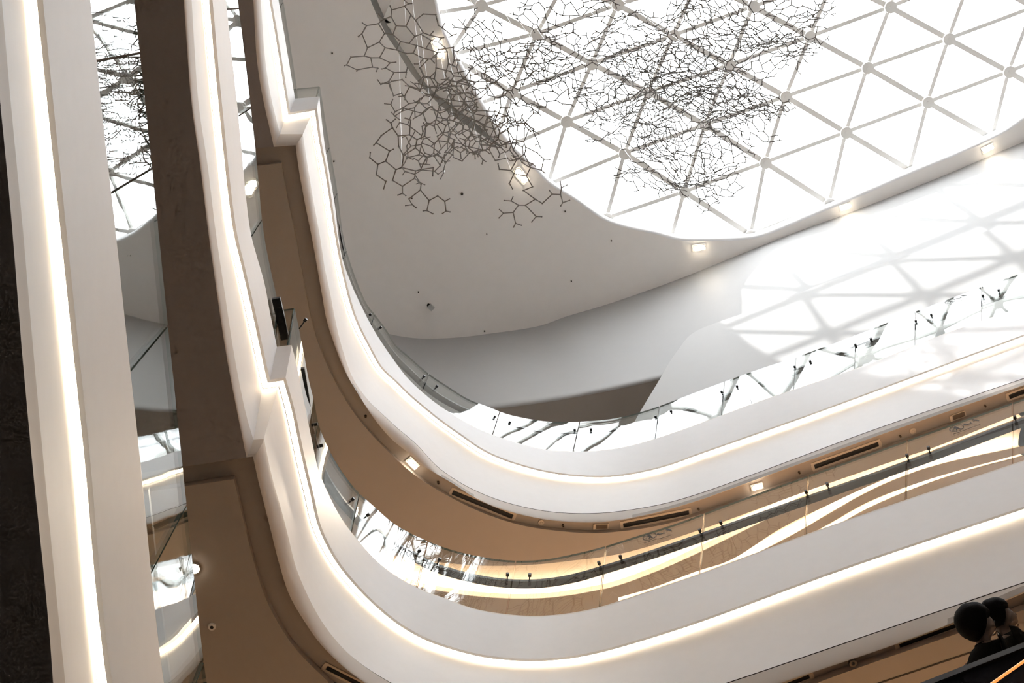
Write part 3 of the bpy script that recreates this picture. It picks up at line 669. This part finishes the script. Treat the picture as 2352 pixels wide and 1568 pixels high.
diffuser((751, 1532), (880, 1598), zt2, 'black linear air slot in the lower trough, under the wide curve')
diffuser((2066, 1482), (2215, 1428), zt2, 'black linear air slot in the lower trough, ending behind the heads of the two people')
diffuser((1700, 1612), (1858, 1552), zt2, 'black linear air slot in the lower trough, at the bottom edge of the photo')

def twin(p, q, z, label, scale=1.0, frame='white'):
    a, b_, t, n_ = basis_px(p, q, z); c = (a + b_) / 2; L = (b_ - a).length
    root = empty('twin_downlight', label, 'downlight', c, 'twin downlights')
    m = MB(); r = L * .36; h = .02
    m.box(c - UP * h / 2, t, n_, UP, L + r * 2.6, r * 2.8, h); m.build('frame', [M[frame]], root)
    for e in (a, b_):
        k = MB(); k.tube([e - UP * (h + .012), e - UP * h], r * 1.05, 20); k.build('reflector', [M['chrome']], root, smooth=40)
        k = MB(); k.disc(e - UP * (h + .016), -UP, r * .93, 20, .008); k.build('lamp', [M['lamp']], root)
    ld = bpy.data.lights.new('downlight_beam', 'SPOT'); ld.energy = 60 * scale; ld.spot_size = 1.9; ld.spot_blend = .8; ld.color = (1, .84, .62); ld.shadow_soft_size = .05
    lo3 = bpy.data.objects.new('downlight_beam', ld); C.objects.link(lo3); lo3.parent = root; lo3.location = (0, 0, -.06)
twin((942, 1057), (953, 1068), zt3, 'bright twin downlight in the curved brown soffit trough beside the first air slot')
twin((1731, 1118), (1745, 1114), zt3, 'bright twin downlight in the trough between two air slots, above the handrail')
twin((1003, 97), (1011, 122), CEIL + .10, 'twin downlight on the raised ceiling ring above the thickest wire cluster', .12)
twin((1190, 395), (1204, 411), CEIL, 'twin downlight at the skylight rim under the ring-shaped end of the wire sculpture', .12)
twin((1597, 569), (1613, 567), CEIL, 'twin downlight under the lowest point of the skylight rim', .04)
twin((1934, 477), (1948, 472), CEIL, 'twin downlight on the narrow ceiling strip above the wall, nearer the middle', .04)
twin((2261, 344), (2275, 337), CEIL, 'twin downlight on the narrow ceiling strip above the wall, at the far end', .04)

def round_item(p, z, r, name, label, cat, col, col2=None, lamp=False, group=None, drop=.015):
    c = at(*p, z)
    root = empty(name, label, cat, c, group)
    k = MB(); k.tube([c - UP * drop, c + UP * .0], r, 24, radii=[r * .9, r]); k.build('trim_ring' if lamp else 'housing', [M[col]], root, smooth=40)
    k = MB(); k.disc(c - UP * (drop + .001), -UP, r * (.78 if lamp else .45), 20, .006, r2=r * (.7 if lamp else .3)); k.build('lamp' if lamp else 'core', [M[col2 or col]], root, smooth=40)
    return root
r1 = round_item((447, 1304), Z[2]['S'], .042, 'round_downlight', 'bright round downlight in the dark soffit at the edge of the tall glass strip', 'downlight', 'chrome', 'lamp', True)
ld = bpy.data.lights.new('downlight_beam', 'SPOT'); ld.energy = 30; ld.spot_size = 1.9; ld.spot_blend = .8; ld.color = (1, .84, .62); ld.shadow_soft_size = .04
q_ = bpy.data.objects.new('downlight_beam', ld); C.objects.link(q_); q_.parent = r1; q_.location = (0, 0, -.05)
round_item((487, 1438), Z[2]['S'], .028, 'smoke_detector', 'small round detector with a dark core on the dark soffit below the downlight', 'smoke detector', 'white', 'slot')
round_item((1243, 1199), zt3, .034, 'ceiling_speaker', 'beige round speaker between the first air slot and the small brown grille', 'speaker', 'tan', 'tan')
round_item((2096, 989), zt3, .036, 'ceiling_speaker', 'beige round speaker near the second brown grille', 'speaker', 'tan', 'tan')
for p, z_, r, lab in (((840, 955), zt3, .014, 'sprinkler head high on the brown soffit curve above the twin lamp'), ((1007, 1107), zt3, .016, 'sprinkler head between the twin lamp and the first air slot'),
                      ((1293, 1206), zt3, .014, 'sprinkler head between the round speaker and the small grille'), ((1604, 1168), zt3, .012, 'sprinkler head just past the end of the second air slot'), ((1835, 1084), zt3, .012, 'sprinkler head between the far twin lamp and the third air slot'),
                      ((2067, 1000.5), zt3, .012, 'sprinkler head just before the far round speaker'), ((2261.5, 931), zt3, .012, 'sprinkler head between the second grille and the last air slot'),
                      ((1957, 1519), zt2 - .05, .03, 'stubby sprinkler head in the lower trough near the two people'),
                      ((1061, 445), CEIL, .022, 'larger dark sprinkler head on the plain ceiling below the wire sculpture'), ((763, 122), CEIL, .014, 'tiny dark sprinkler head on the ceiling near the stepped corner'),
                      ((946, 455), CEIL, .012, 'tiny sprinkler head on the ceiling, to the side of the larger one'), ((1298, 485), CEIL, .012, 'tiny sprinkler head on the ceiling close to the skylight curve'),
                      ((1118, 537), CEIL, .010, 'faint sprinkler head in the middle of the plain ceiling'), ((1404, 552), CEIL, .012, 'tiny sprinkler head between skylight curve and lowest rim lamp'),
                      ((1312, 645), CEIL, .012, 'tiny sprinkler head on the ceiling well below the skylight curve'), ((961, 670), CEIL, .012, 'tiny sprinkler head just above the ceiling camera'),
                      ((1113, 760), CEIL, .012, 'tiny sprinkler head near the curved meeting of ceiling and wall'), ((767, 370), CEIL, .014, 'tiny sprinkler head beside the top light band below the step')):
    round_item(p, z_, r, 'sprinkler', lab, 'sprinkler', 'grille', 'slot', drop=.03, group='sprinkler heads in the ceilings')
def grille(p, q, z, label):
    a, b_, t, n_ = basis_px(p, q, z); c = (a + b_) / 2; L = (b_ - a).length
    root = empty('return_grille', label, 'air vent', c, 'small brown grilles in the upper trough')
    m = MB(); m.box(c - UP * .006, t, n_, UP, L * 1.18, L * .52, .012); m.box(c - t * (L * .68) - UP * .012, t, n_, UP, L * .18, L * .5, .024); m.build('frame', [M['tan']], root)
    m = MB(); m.box(c - UP * .014, t, n_, UP, L, L * .38, .006); m.build('mesh', [M['grille']], root)
grille((1369, 1208), (1395, 1207.5), zt3, 'small brown return grille between the round speaker and second air slot')
grille((2188, 958.5), (2215, 949), zt3, 'small brown return grille above the far pair of printed symbols')
# ceiling camera
c = at(989, 702, CEIL); root = empty('security_camera', 'small boxy camera hanging alone from the plain ceiling', 'camera', c)
m = MB(); m.tube([c, c - UP * .05], .03, 14); m.build('mount', [M['grille']], root, smooth=40)
ax = Vector((.6, .75, 0)).normalized(); ay = UP.cross(ax)
m = MB(); m.box(c - UP * .08, ax, ay, UP, .10, .075, .06); m.build('housing', [M['chrome']], root)
m = MB(); m.tube([c - UP * .08 + ax * .05, c - UP * .085 + ax * .065], .025, 14); m.build('lens', [M['slot']], root, smooth=40)

# ------------------------------------------------------------------ hanging wire sculpture: branched honeycomb nets
def net(px, z, cells, edge, tilt, spin, keep, seed, label, rad=.0046, bulge=.18):
    rr = random.Random(seed); c0 = at(*px, z)
    # in-sheet axes: spin in plan, then tilt about the first axis
    sight = c0.normalized()
    ri = (rw - sight * rw.dot(sight)).normalized(); up_ = ri.cross(sight).normalized() * -1
    u = ri * math.cos(spin) + up_ * math.sin(spin); v0 = -ri * math.sin(spin) + up_ * math.cos(spin)
    v = v0 * math.cos(tilt) + sight * math.sin(tilt); nn = u.cross(v)
    def P(i, j, s):
        x = (i * math.sqrt(3) + j * math.sqrt(3) / 2) * edge; y = (j * 1.5 + (s * 1.0)) * edge
        d = bulge * (math.sin(x * 3.1 + seed) * math.cos(y * 2.6 + seed * 2)) + .06 * math.sin(x * 9 + y * 7)
        q = Vector((i, j, s)) * 7.3 + Vector((seed, 0, 0)); jit = noise.noise_vector(q) * edge * .62
        return c0 + u * x + v * y + nn * d + jit
    def nb(k):
        i, j, s = k
        return [(i, j, 1), (i, j - 1, 1), (i + 1, j - 1, 1)] if s == 0 else [(i, j, 0), (i, j + 1, 0), (i - 1, j + 1, 0)]
    nx, ny = cells
    seen = {(0, 0, 0)}; front = [(0, 0, 0)]; edges = set()
    target = int(nx * ny * 2 * keep)
    while front and len(seen) < target:
        k = front.pop(rr.randrange(max(0, len(front) - 6), len(front)) if rr.random() < .7 else rr.randrange(len(front)))
        for q in rr.sample(nb(k), 3):
            x = q[0] + q[1] / 2; y = q[1] * .87
            if (x / (nx / 2)) ** 2 + (y / (ny / 2)) ** 2 > 1.0: continue
            e = (min(k, q), max(k, q))
            if q in seen:
                if rr.random() < .38: edges.add(e)
                continue
            if rr.random() < .66: seen.add(q); front.append(q); edges.add(e)
        if rr.random() < .35: front.append(k)
        if len(front) > 4000: break
    mb = MB()
    deg = {}
    for a, b_ in edges: deg[a] = deg.get(a, 0) + 1; deg[b_] = deg.get(b_, 0) + 1
    for a, b_ in edges: mb.tube([P(*a), P(*b_)], rad, 4, cap=False)
    for k, d in deg.items():
        p = P(*k)
        mb.tube([p - nn * rad * 1.7, p, p + nn * rad * 1.7], rad, 5, radii=[rad * .7, rad * 1.9, rad * .7])
        if d <= 2:
            for q in nb(k):
                e = (min(k, q), max(k, q))
                if e in edges: continue
                if rr.random() < (.9 if d == 1 else .5):
                    t = p.lerp(P(*q), .42 if d == 2 else .5) + nn * rr.uniform(-.02, .02)
                    mb.tube([p, t], rad, 4, cap=False, radii=[rad, rad * .9]); mb.tube([t - nn * rad, t, t + nn * rad], rad, 5, radii=[rad * .6, rad * 1.6, rad * .6])
    root = empty('wire_sculpture', label, 'hanging sculpture', c0, 'branching wire nets hung under the skylight')
    mb.build('wire_net', [M['steel']], root)
    ds = sorted(deg, key=lambda k: P(*k).x)
    for k in (ds[len(ds) // 4], ds[3 * len(ds) // 4]):
        p = P(*k); cb = MB(); cb.tube([p, Vector((p.x, p.y, ZL - .1 if inside(p, olow) else CEIL))], .0012, 4, cap=False); cb.build('suspension_cable', [M['chrome']], root)
ED = .098
NETS = [((1060, 215), 15.0, (14, 11), .6, .5, .55, 3, 'dense wire net in front of the curved dark ceiling step, upper half'),
        ((1075, 255), 15.6, (12, 9), .9, -.4, .5, 4, 'wire net tangled with the dense one where the dark step ends'),
        ((1120, 285), 15.2, (11, 6), 1.15, .6, .6, 5, 'flattened dark knot of wire crossing the end of the ceiling step'),
        ((1040, 320), 14.2, (10, 8), .25, .1, .42, 6, 'open wire net hanging lowest before the plain ceiling'),
        ((1170, 345), 14.6, (9, 8), .3, -.6, .32, 7, 'loose wire chains reaching down to the rim lamp, ending in a ring'),
        ((960, 150), 14.4, (8, 6), .3, -.5, .30, 8, 'sparse wire chain outermost across the dark ceiling step'),
        ((1150, 150), 17.5, (12, 9), .8, .2, .42, 9, 'thin wire net between the dense cluster and the first skylight nodes'),
        ((1120, 60), 18.0, (12, 9), .7, .9, .3, 10, 'sparse wire net at the top corner of the skylight'),
        ((1260, 170), 19.5, (12, 8), 1.0, .1, .3, 11, 'faint wire net drifting between the two big clusters'),
        ((1340, 25), 18.5, (14, 7), 1.0, .1, .45, 12, 'wire net along the top edge of the photo, first from the corner'),
        ((1560, 40), 19.5, (13, 6), 1.1, -.1, .42, 13, 'wire net along the top edge of the photo, middle one'),
        ((1735, 35), 19.0, (15, 8), .95, .15, .6, 14, 'densest wire net of the top edge, over a skylight node'),
        ((1900, 35), 20.0, (9, 7), 1.0, -.3, .3, 15, 'last small wire net of the top edge'),
        ((1540, 165), 19.6, (24, 20), .95, .05, .55, 16, 'broad wire net in the upper half of the central swarm'),
        ((1490, 215), 20.2, (22, 16), .95, -.15, .55, 17, 'broad wire net crossing the middle of the central swarm'),
        ((1600, 190), 18.9, (16, 16), 1.0, .2, .45, 18, 'wire net on the inner side of the central swarm'),
        ((1540, 275), 20.4, (20, 14), .95, .1, .55, 19, 'broad wire net low in the central swarm'),
        ((1590, 335), 19.2, (13, 15), .95, .3, .5, 20, 'wire net forming the lower tail of the central swarm'),
        ((1500, 385), 20.0, (13, 12), 1.05, .2, .34, 21, 'lowest sparse wire net under the central swarm'),
        ((1725, 265), 17.8, (11, 6), .9, .1, .34, 22, 'separate dark wire chain with a ring beside the central swarm'),
        ((1700, 120), 20.0, (13, 10), 1.1, 0, .32, 23, 'thin wire net between the central swarm and the top edge'),
        ((1400, 120), 20.6, (12, 8), 1.1, .3, .3, 24, 'faint wire net above the central swarm toward the dense cluster')]
for px, z_, cells, tilt, spin, keep, seed, lab in NETS:
    net(px, z_, cells, ED * (1.0 if z_ < 17 else .92), tilt, spin, keep, seed, lab, rad=.0054 if z_ < 17 else .0062)

# ------------------------------------------------------------------ people
def skin_mesh(name, verts, edges, radii, m, parent, root_i=0, loc=None, sub=1):
    me = bpy.data.meshes.new(name); off = Vector(loc) if loc is not None else Vector(parent.matrix_basis.translation)
    me.from_pydata([Vector(v) - off for v in verts], edges, []); me.materials.append(m)
    o = bpy.data.objects.new(name, me); link(o, parent)
    if loc is not None: o.location = loc
    md = o.modifiers.new('skin', 'SKIN'); md.use_smooth_shade = True
    for k, r in enumerate(radii): me.skin_vertices[0].data[k].radius = (r, r) if not isinstance(r, tuple) else r
    me.skin_vertices[0].data[root_i].use_root = True
    ss = o.modifiers.new('subsurf', 'SUBSURF'); ss.levels = sub; ss.render_levels = sub
    return o
def person(head, face, label, hair, coat, skin, s=1.0, bag=False, lean=0.0, to=None):
    """standing figure; head = centre of the head, face = horizontal direction looked at"""
    fz = Vector(face); fz.z = 0; fz.normalize(); rt = fz.cross(UP); H0 = Vector(head)
    ld_ = Vector(to).normalized() if to is not None else fz
    def bend(v):
        # everything above the waist tips over the rail
        if lean == 0 or v.z < .98: return v
        k = min((v.z - .98) / .25, 1); a = lean * k
        h_ = v.dot(ld_); zz = v.z - .98
        side = v - ld_ * h_ - UP * v.z
        return side + ld_ * (h_ * math.cos(a) + zz * math.sin(a)) + UP * (.98 + zz * math.cos(a) - h_ * math.sin(a) * .6)
    base = H0 - bend(UP * 1.52) * s
    def p(r, f_, u): return base + bend(rt * r + fz * f_ + UP * u) * s
    root_o = skin_mesh('person', *(lambda V, Ed, Ra: (V, Ed, Ra))(
        [p(0, 0, .92), p(0, .01, 1.10), p(0, -.01, 1.28), p(0, -.01, 1.37), p(0, .0, 1.43), p(0, .03, 1.475), p(0, .02, 1.55), p(0, 0, 1.60),     # 0-7 pelvis..crown
         p(0, .115, 1.51), p(-.10, 0, .86), p(-.10, .01, .48), p(-.10, -.01, .08), p(-.10, .12, .03),
         p(.10, 0, .86), p(.10, .01, .48), p(.10, -.01, .08), p(.10, .12, .03),
         p(-.17, -.01, 1.33), p(-.22, -.02, 1.08), p(-.19, .10, .86), p(-.18, .15, .80),
         p(.17, -.01, 1.33), p(.22, -.02, 1.08), p(.19, .10, .86), p(.18, .15, .80)],
        [(0, 1), (1, 2), (2, 3), (3, 4), (4, 5), (5, 6), (6, 7), (5, 8), (0, 9), (9, 10), (10, 11), (11, 12), (0, 13), (13, 14), (14, 15), (15, 16), (2, 17), (17, 18), (18, 19), (19, 20), (2, 21), (21, 22), (22, 23), (23, 24)],
        [r * s for r in (.12, .11, .12, .06, .052, .085, .088, .06, .022, .085, .055, .04, .035, .085, .055, .04, .035, .055, .040, .028, .030, .055, .040, .028, .030)]), skin, None, 0, loc=base)
    root_o['label'] = label; root_o['category'] = 'person'; root_o['_o'] = tuple(base)
    B_ = root_o
    def part(name, mb, m, sm=60): return mb.build(name, [m], B_, smooth=sm)
    # fingers of both hands
    for sg in (-1, 1):
        for k in range(5):
            a = p(sg * .18, .155, .785); q = k - 2
            mb = MB()
            if k < 4: mb.tube([a + (rt * (q + .5) * .016) * s, a + (rt * (q + .5) * .018 + fz * .035 - UP * .006) * s, a + (rt * (q + .5) * .018 + fz * (.058 - abs(q) * .005) - UP * .026) * s], .008 * s, 7, radii=[.009 * s, .0085 * s, .006 * s])
            else: mb.tube([a - fz * .02 * s - rt * sg * .025 * s, a + fz * .012 * s - rt * sg * .045 * s - UP * .012 * s], .009 * s, 7, radii=[.010 * s, .007 * s])
            part('finger' if k < 4 else 'thumb', mb, skin)
    # ears, eyes
    for sg in (-1, 1):
        mb = MB(); mb.tube([p(sg * .088, -.005, 1.49), p(sg * .098, -.012, 1.52), p(sg * .09, -.005, 1.545)], .012 * s, 8, radii=[.008 * s, .015 * s, .008 * s]); part('ear', mb, skin)
        mb = MB(); mb.tube([p(sg * .035, .098, 1.535), p(sg * .035, .108, 1.535)], .010 * s, 8); part('eye', mb, M['ink'])
    mb = MB(); mb.tube([p(-.028, .108, 1.468), p(0, .116, 1.468), p(.028, .108, 1.468)], .006 * s, 6); part('mouth', mb, M['bag'])
    # hair: a cap shaped from a sphere, pushed back and down the neck
    bm = bmesh.new(); bmesh.ops.create_uvsphere(bm, u_segments=28, v_segments=18, radius=1)
    big = hair == 'full'
    for v in bm.verts:
        c_ = v.co.copy(); x, y, z_ = c_
        R_ = (.135, .145, .15) if big else (.108, .128, .118)
        if y > .35: y = .35 + (y - .35) * .30                      # open face
        if z_ < -.2 and y > -.2: x *= 1.02; y = min(y, .1)
        d = noise.noise(c_ * 6) * .05 + noise.noise(c_ * 15) * .03
        v.co = (rt * x * R_[0] * (1 + d) + fz * (y * R_[1] * (1 + d) - (.03 if big else .012)) + UP * z_ * R_[2] * (1 + d)) * s + (p(0, 0, 1.54 if big else 1.565) - base)
    me = bpy.data.meshes.new('hair'); bm.to_mesh(me); bm.free(); me.materials.append(M['hair']); me.polygons.foreach_set('use_smooth', [True] * len(me.polygons))
    link(bpy.data.objects.new('hair', me), B_)
    # coat (torso and sleeves), trousers
    co = skin_mesh('coat', [p(0, 0, .84), p(0, .01, 1.08), p(0, -.01, 1.26), p(0, 0, 1.36), p(0, .0, 1.40), p(-.18, -.01, 1.32), p(-.235, -.02, 1.07), p(-.20, .09, .87), p(.18, -.01, 1.32), p(.235, -.02, 1.07), p(.20, .09, .87)],
                   [(0, 1), (1, 2), (2, 3), (3, 4), (2, 5), (5, 6), (6, 7), (2, 8), (8, 9), (9, 10)],
                   [r * s for r in (.16, .15, .145, .10, .068, .072, .056, .046, .072, .056, .046)], coat, B_, 1, None)
    for v in co.data.vertices: v.co = v.co + Vector((0, 0, 0))
    tr_ = skin_mesh('trousers', [p(0, 0, .90), p(-.10, 0, .80), p(-.10, .01, .46), p(-.10, -.01, .10), p(.10, 0, .80), p(.10, .01, .46), p(.10, -.01, .10)],
                    [(0, 1), (1, 2), (2, 3), (0, 4), (4, 5), (5, 6)], [r * s for r in (.14, .10, .072, .06, .10, .072, .06)], M['black'], B_, 0)
    for q in (co, tr_):
        for v in q.data.vertices: pass
    mb = MB(); mb.tube([p(0, .165, .90), p(0, .172, 1.15), p(.01, .11, 1.38)], .006 * s, 6); part('zip', mb, M['zip'])
    for sg in (-1, 1):
        mb = MB(); mb.tube([p(sg * .10, -.06, .035), p(sg * .10, .02, .045), p(sg * .10, .12, .035), p(sg * .10, .18, .03)], .045 * s, 12, radii=[.035 * s, .045 * s, .04 * s, .025 * s]); part('shoe', mb, M['black'])
    if bag:
        mb = MB(); mb.tube([p(-.17, .05, 1.40), p(-.20, -.14, 1.25), p(-.22, -.20, .95)], .014 * s, 8); part('bag_strap', mb, M['bag'])
        mb = MB(); mb.box(p(-.24, -.22, .84), rt, fz, UP, .10 * s, .24 * s, .22 * s); part('shoulder_bag', mb, M['bag'])
    return root_o

def at_depth(x, y, d): return world_dir(Vector(((x - CX) / FPX, (y - CY) / FPX, 1))) * d
h1 = at_depth(2250, 1436, 10.0); h2 = at_depth(2298, 1422, 10.35)
person(h1, rw * .8 - uw * .25, 'person with full black hair in a dark zipped coat riding behind the dark parapet', 'full', M['coat'], M['skin'], .93, bag=True, lean=.75, to=(0, 1, 0))
person(h2, rw * 1.0 - uw * .1, 'person with short black hair in a charcoal jacket, right beside the full-haired person', 'short', M['coat2'], M['skin'], .97, lean=.75, to=(0, 1, 0))
h3 = at_depth(2400, 1470, 10.8)
person(h3, rw * .2 - uw, 'person in pale blue sleeve mostly outside the frame behind the two dark-dressed people', 'short', M['denim'], M['skin2'], .93, lean=.6, to=(0, 1, 0))
# ------------------------------------------------------------------ escalator that carries the people
PZ = 7.95
pa, pb = at(2130, 1572, PZ), at(2352, 1485, PZ); d = (pb - pa).normalized(); pb = pb + d * 2.2; pa = pa - d * .9
o = Vector((-d.y, d.x, 0)); o = o if o.dot(Vector((0, -1, 0))) > 0 else -o
deck_z = min(o.location.z for o in C.objects if o.get('category') == 'person' and o.location.z < 12)
root = empty('escalator', 'dark escalator side with an orange light line at the lower corner of the photo', 'escalator', Vector((pa.x, pa.y, deck_z - .5)))
m = MB(); m.bar(pa - UP * .03, pb - UP * .03, .07, .05); m.build('handrail', [M['black']], root)
m = MB(); m.box((pa + pb) / 2 - UP * .46, d, o, UP, (pb - pa).length, .03, .84); m.build('side_panel', [M['navy']], root)
m = MB(); c = (pa + pb) / 2 + o * .45; c.z = deck_z - .2; m.box(c, d, o, UP, (pb - pa).length, .98, .36); m.build('truss', [M['coat2']], root)
m = MB(); c = (pa + pb) / 2 + o * .47; c.z = deck_z - .01
for k in range(9): m.box(c + d * ((k - 4) * .42), d, o, UP, .40, .84, .02)
m.build('step', [M['black']], root)
m = MB(); m.box(Vector((pa.x + pb.x, pa.y + pb.y, 0)) / 2 + o * .93 + UP * (PZ - .46), d, o, UP, (pb - pa).length, .03, .84); m.build('side_panel', [M['navy']], root)
m = MB(); q1, q2 = at(2262, 1582, 7.55), at(2352, 1519, 7.72); q1 -= o * .0; m.tube([q1 - (q2 - q1) * .3, q1.lerp(q2, .5) + Vector((0, 0, .004)), q2 + (q2 - q1) * 1.0], .009, 8); m.build('light_line', [M['orange']], root, smooth=40)
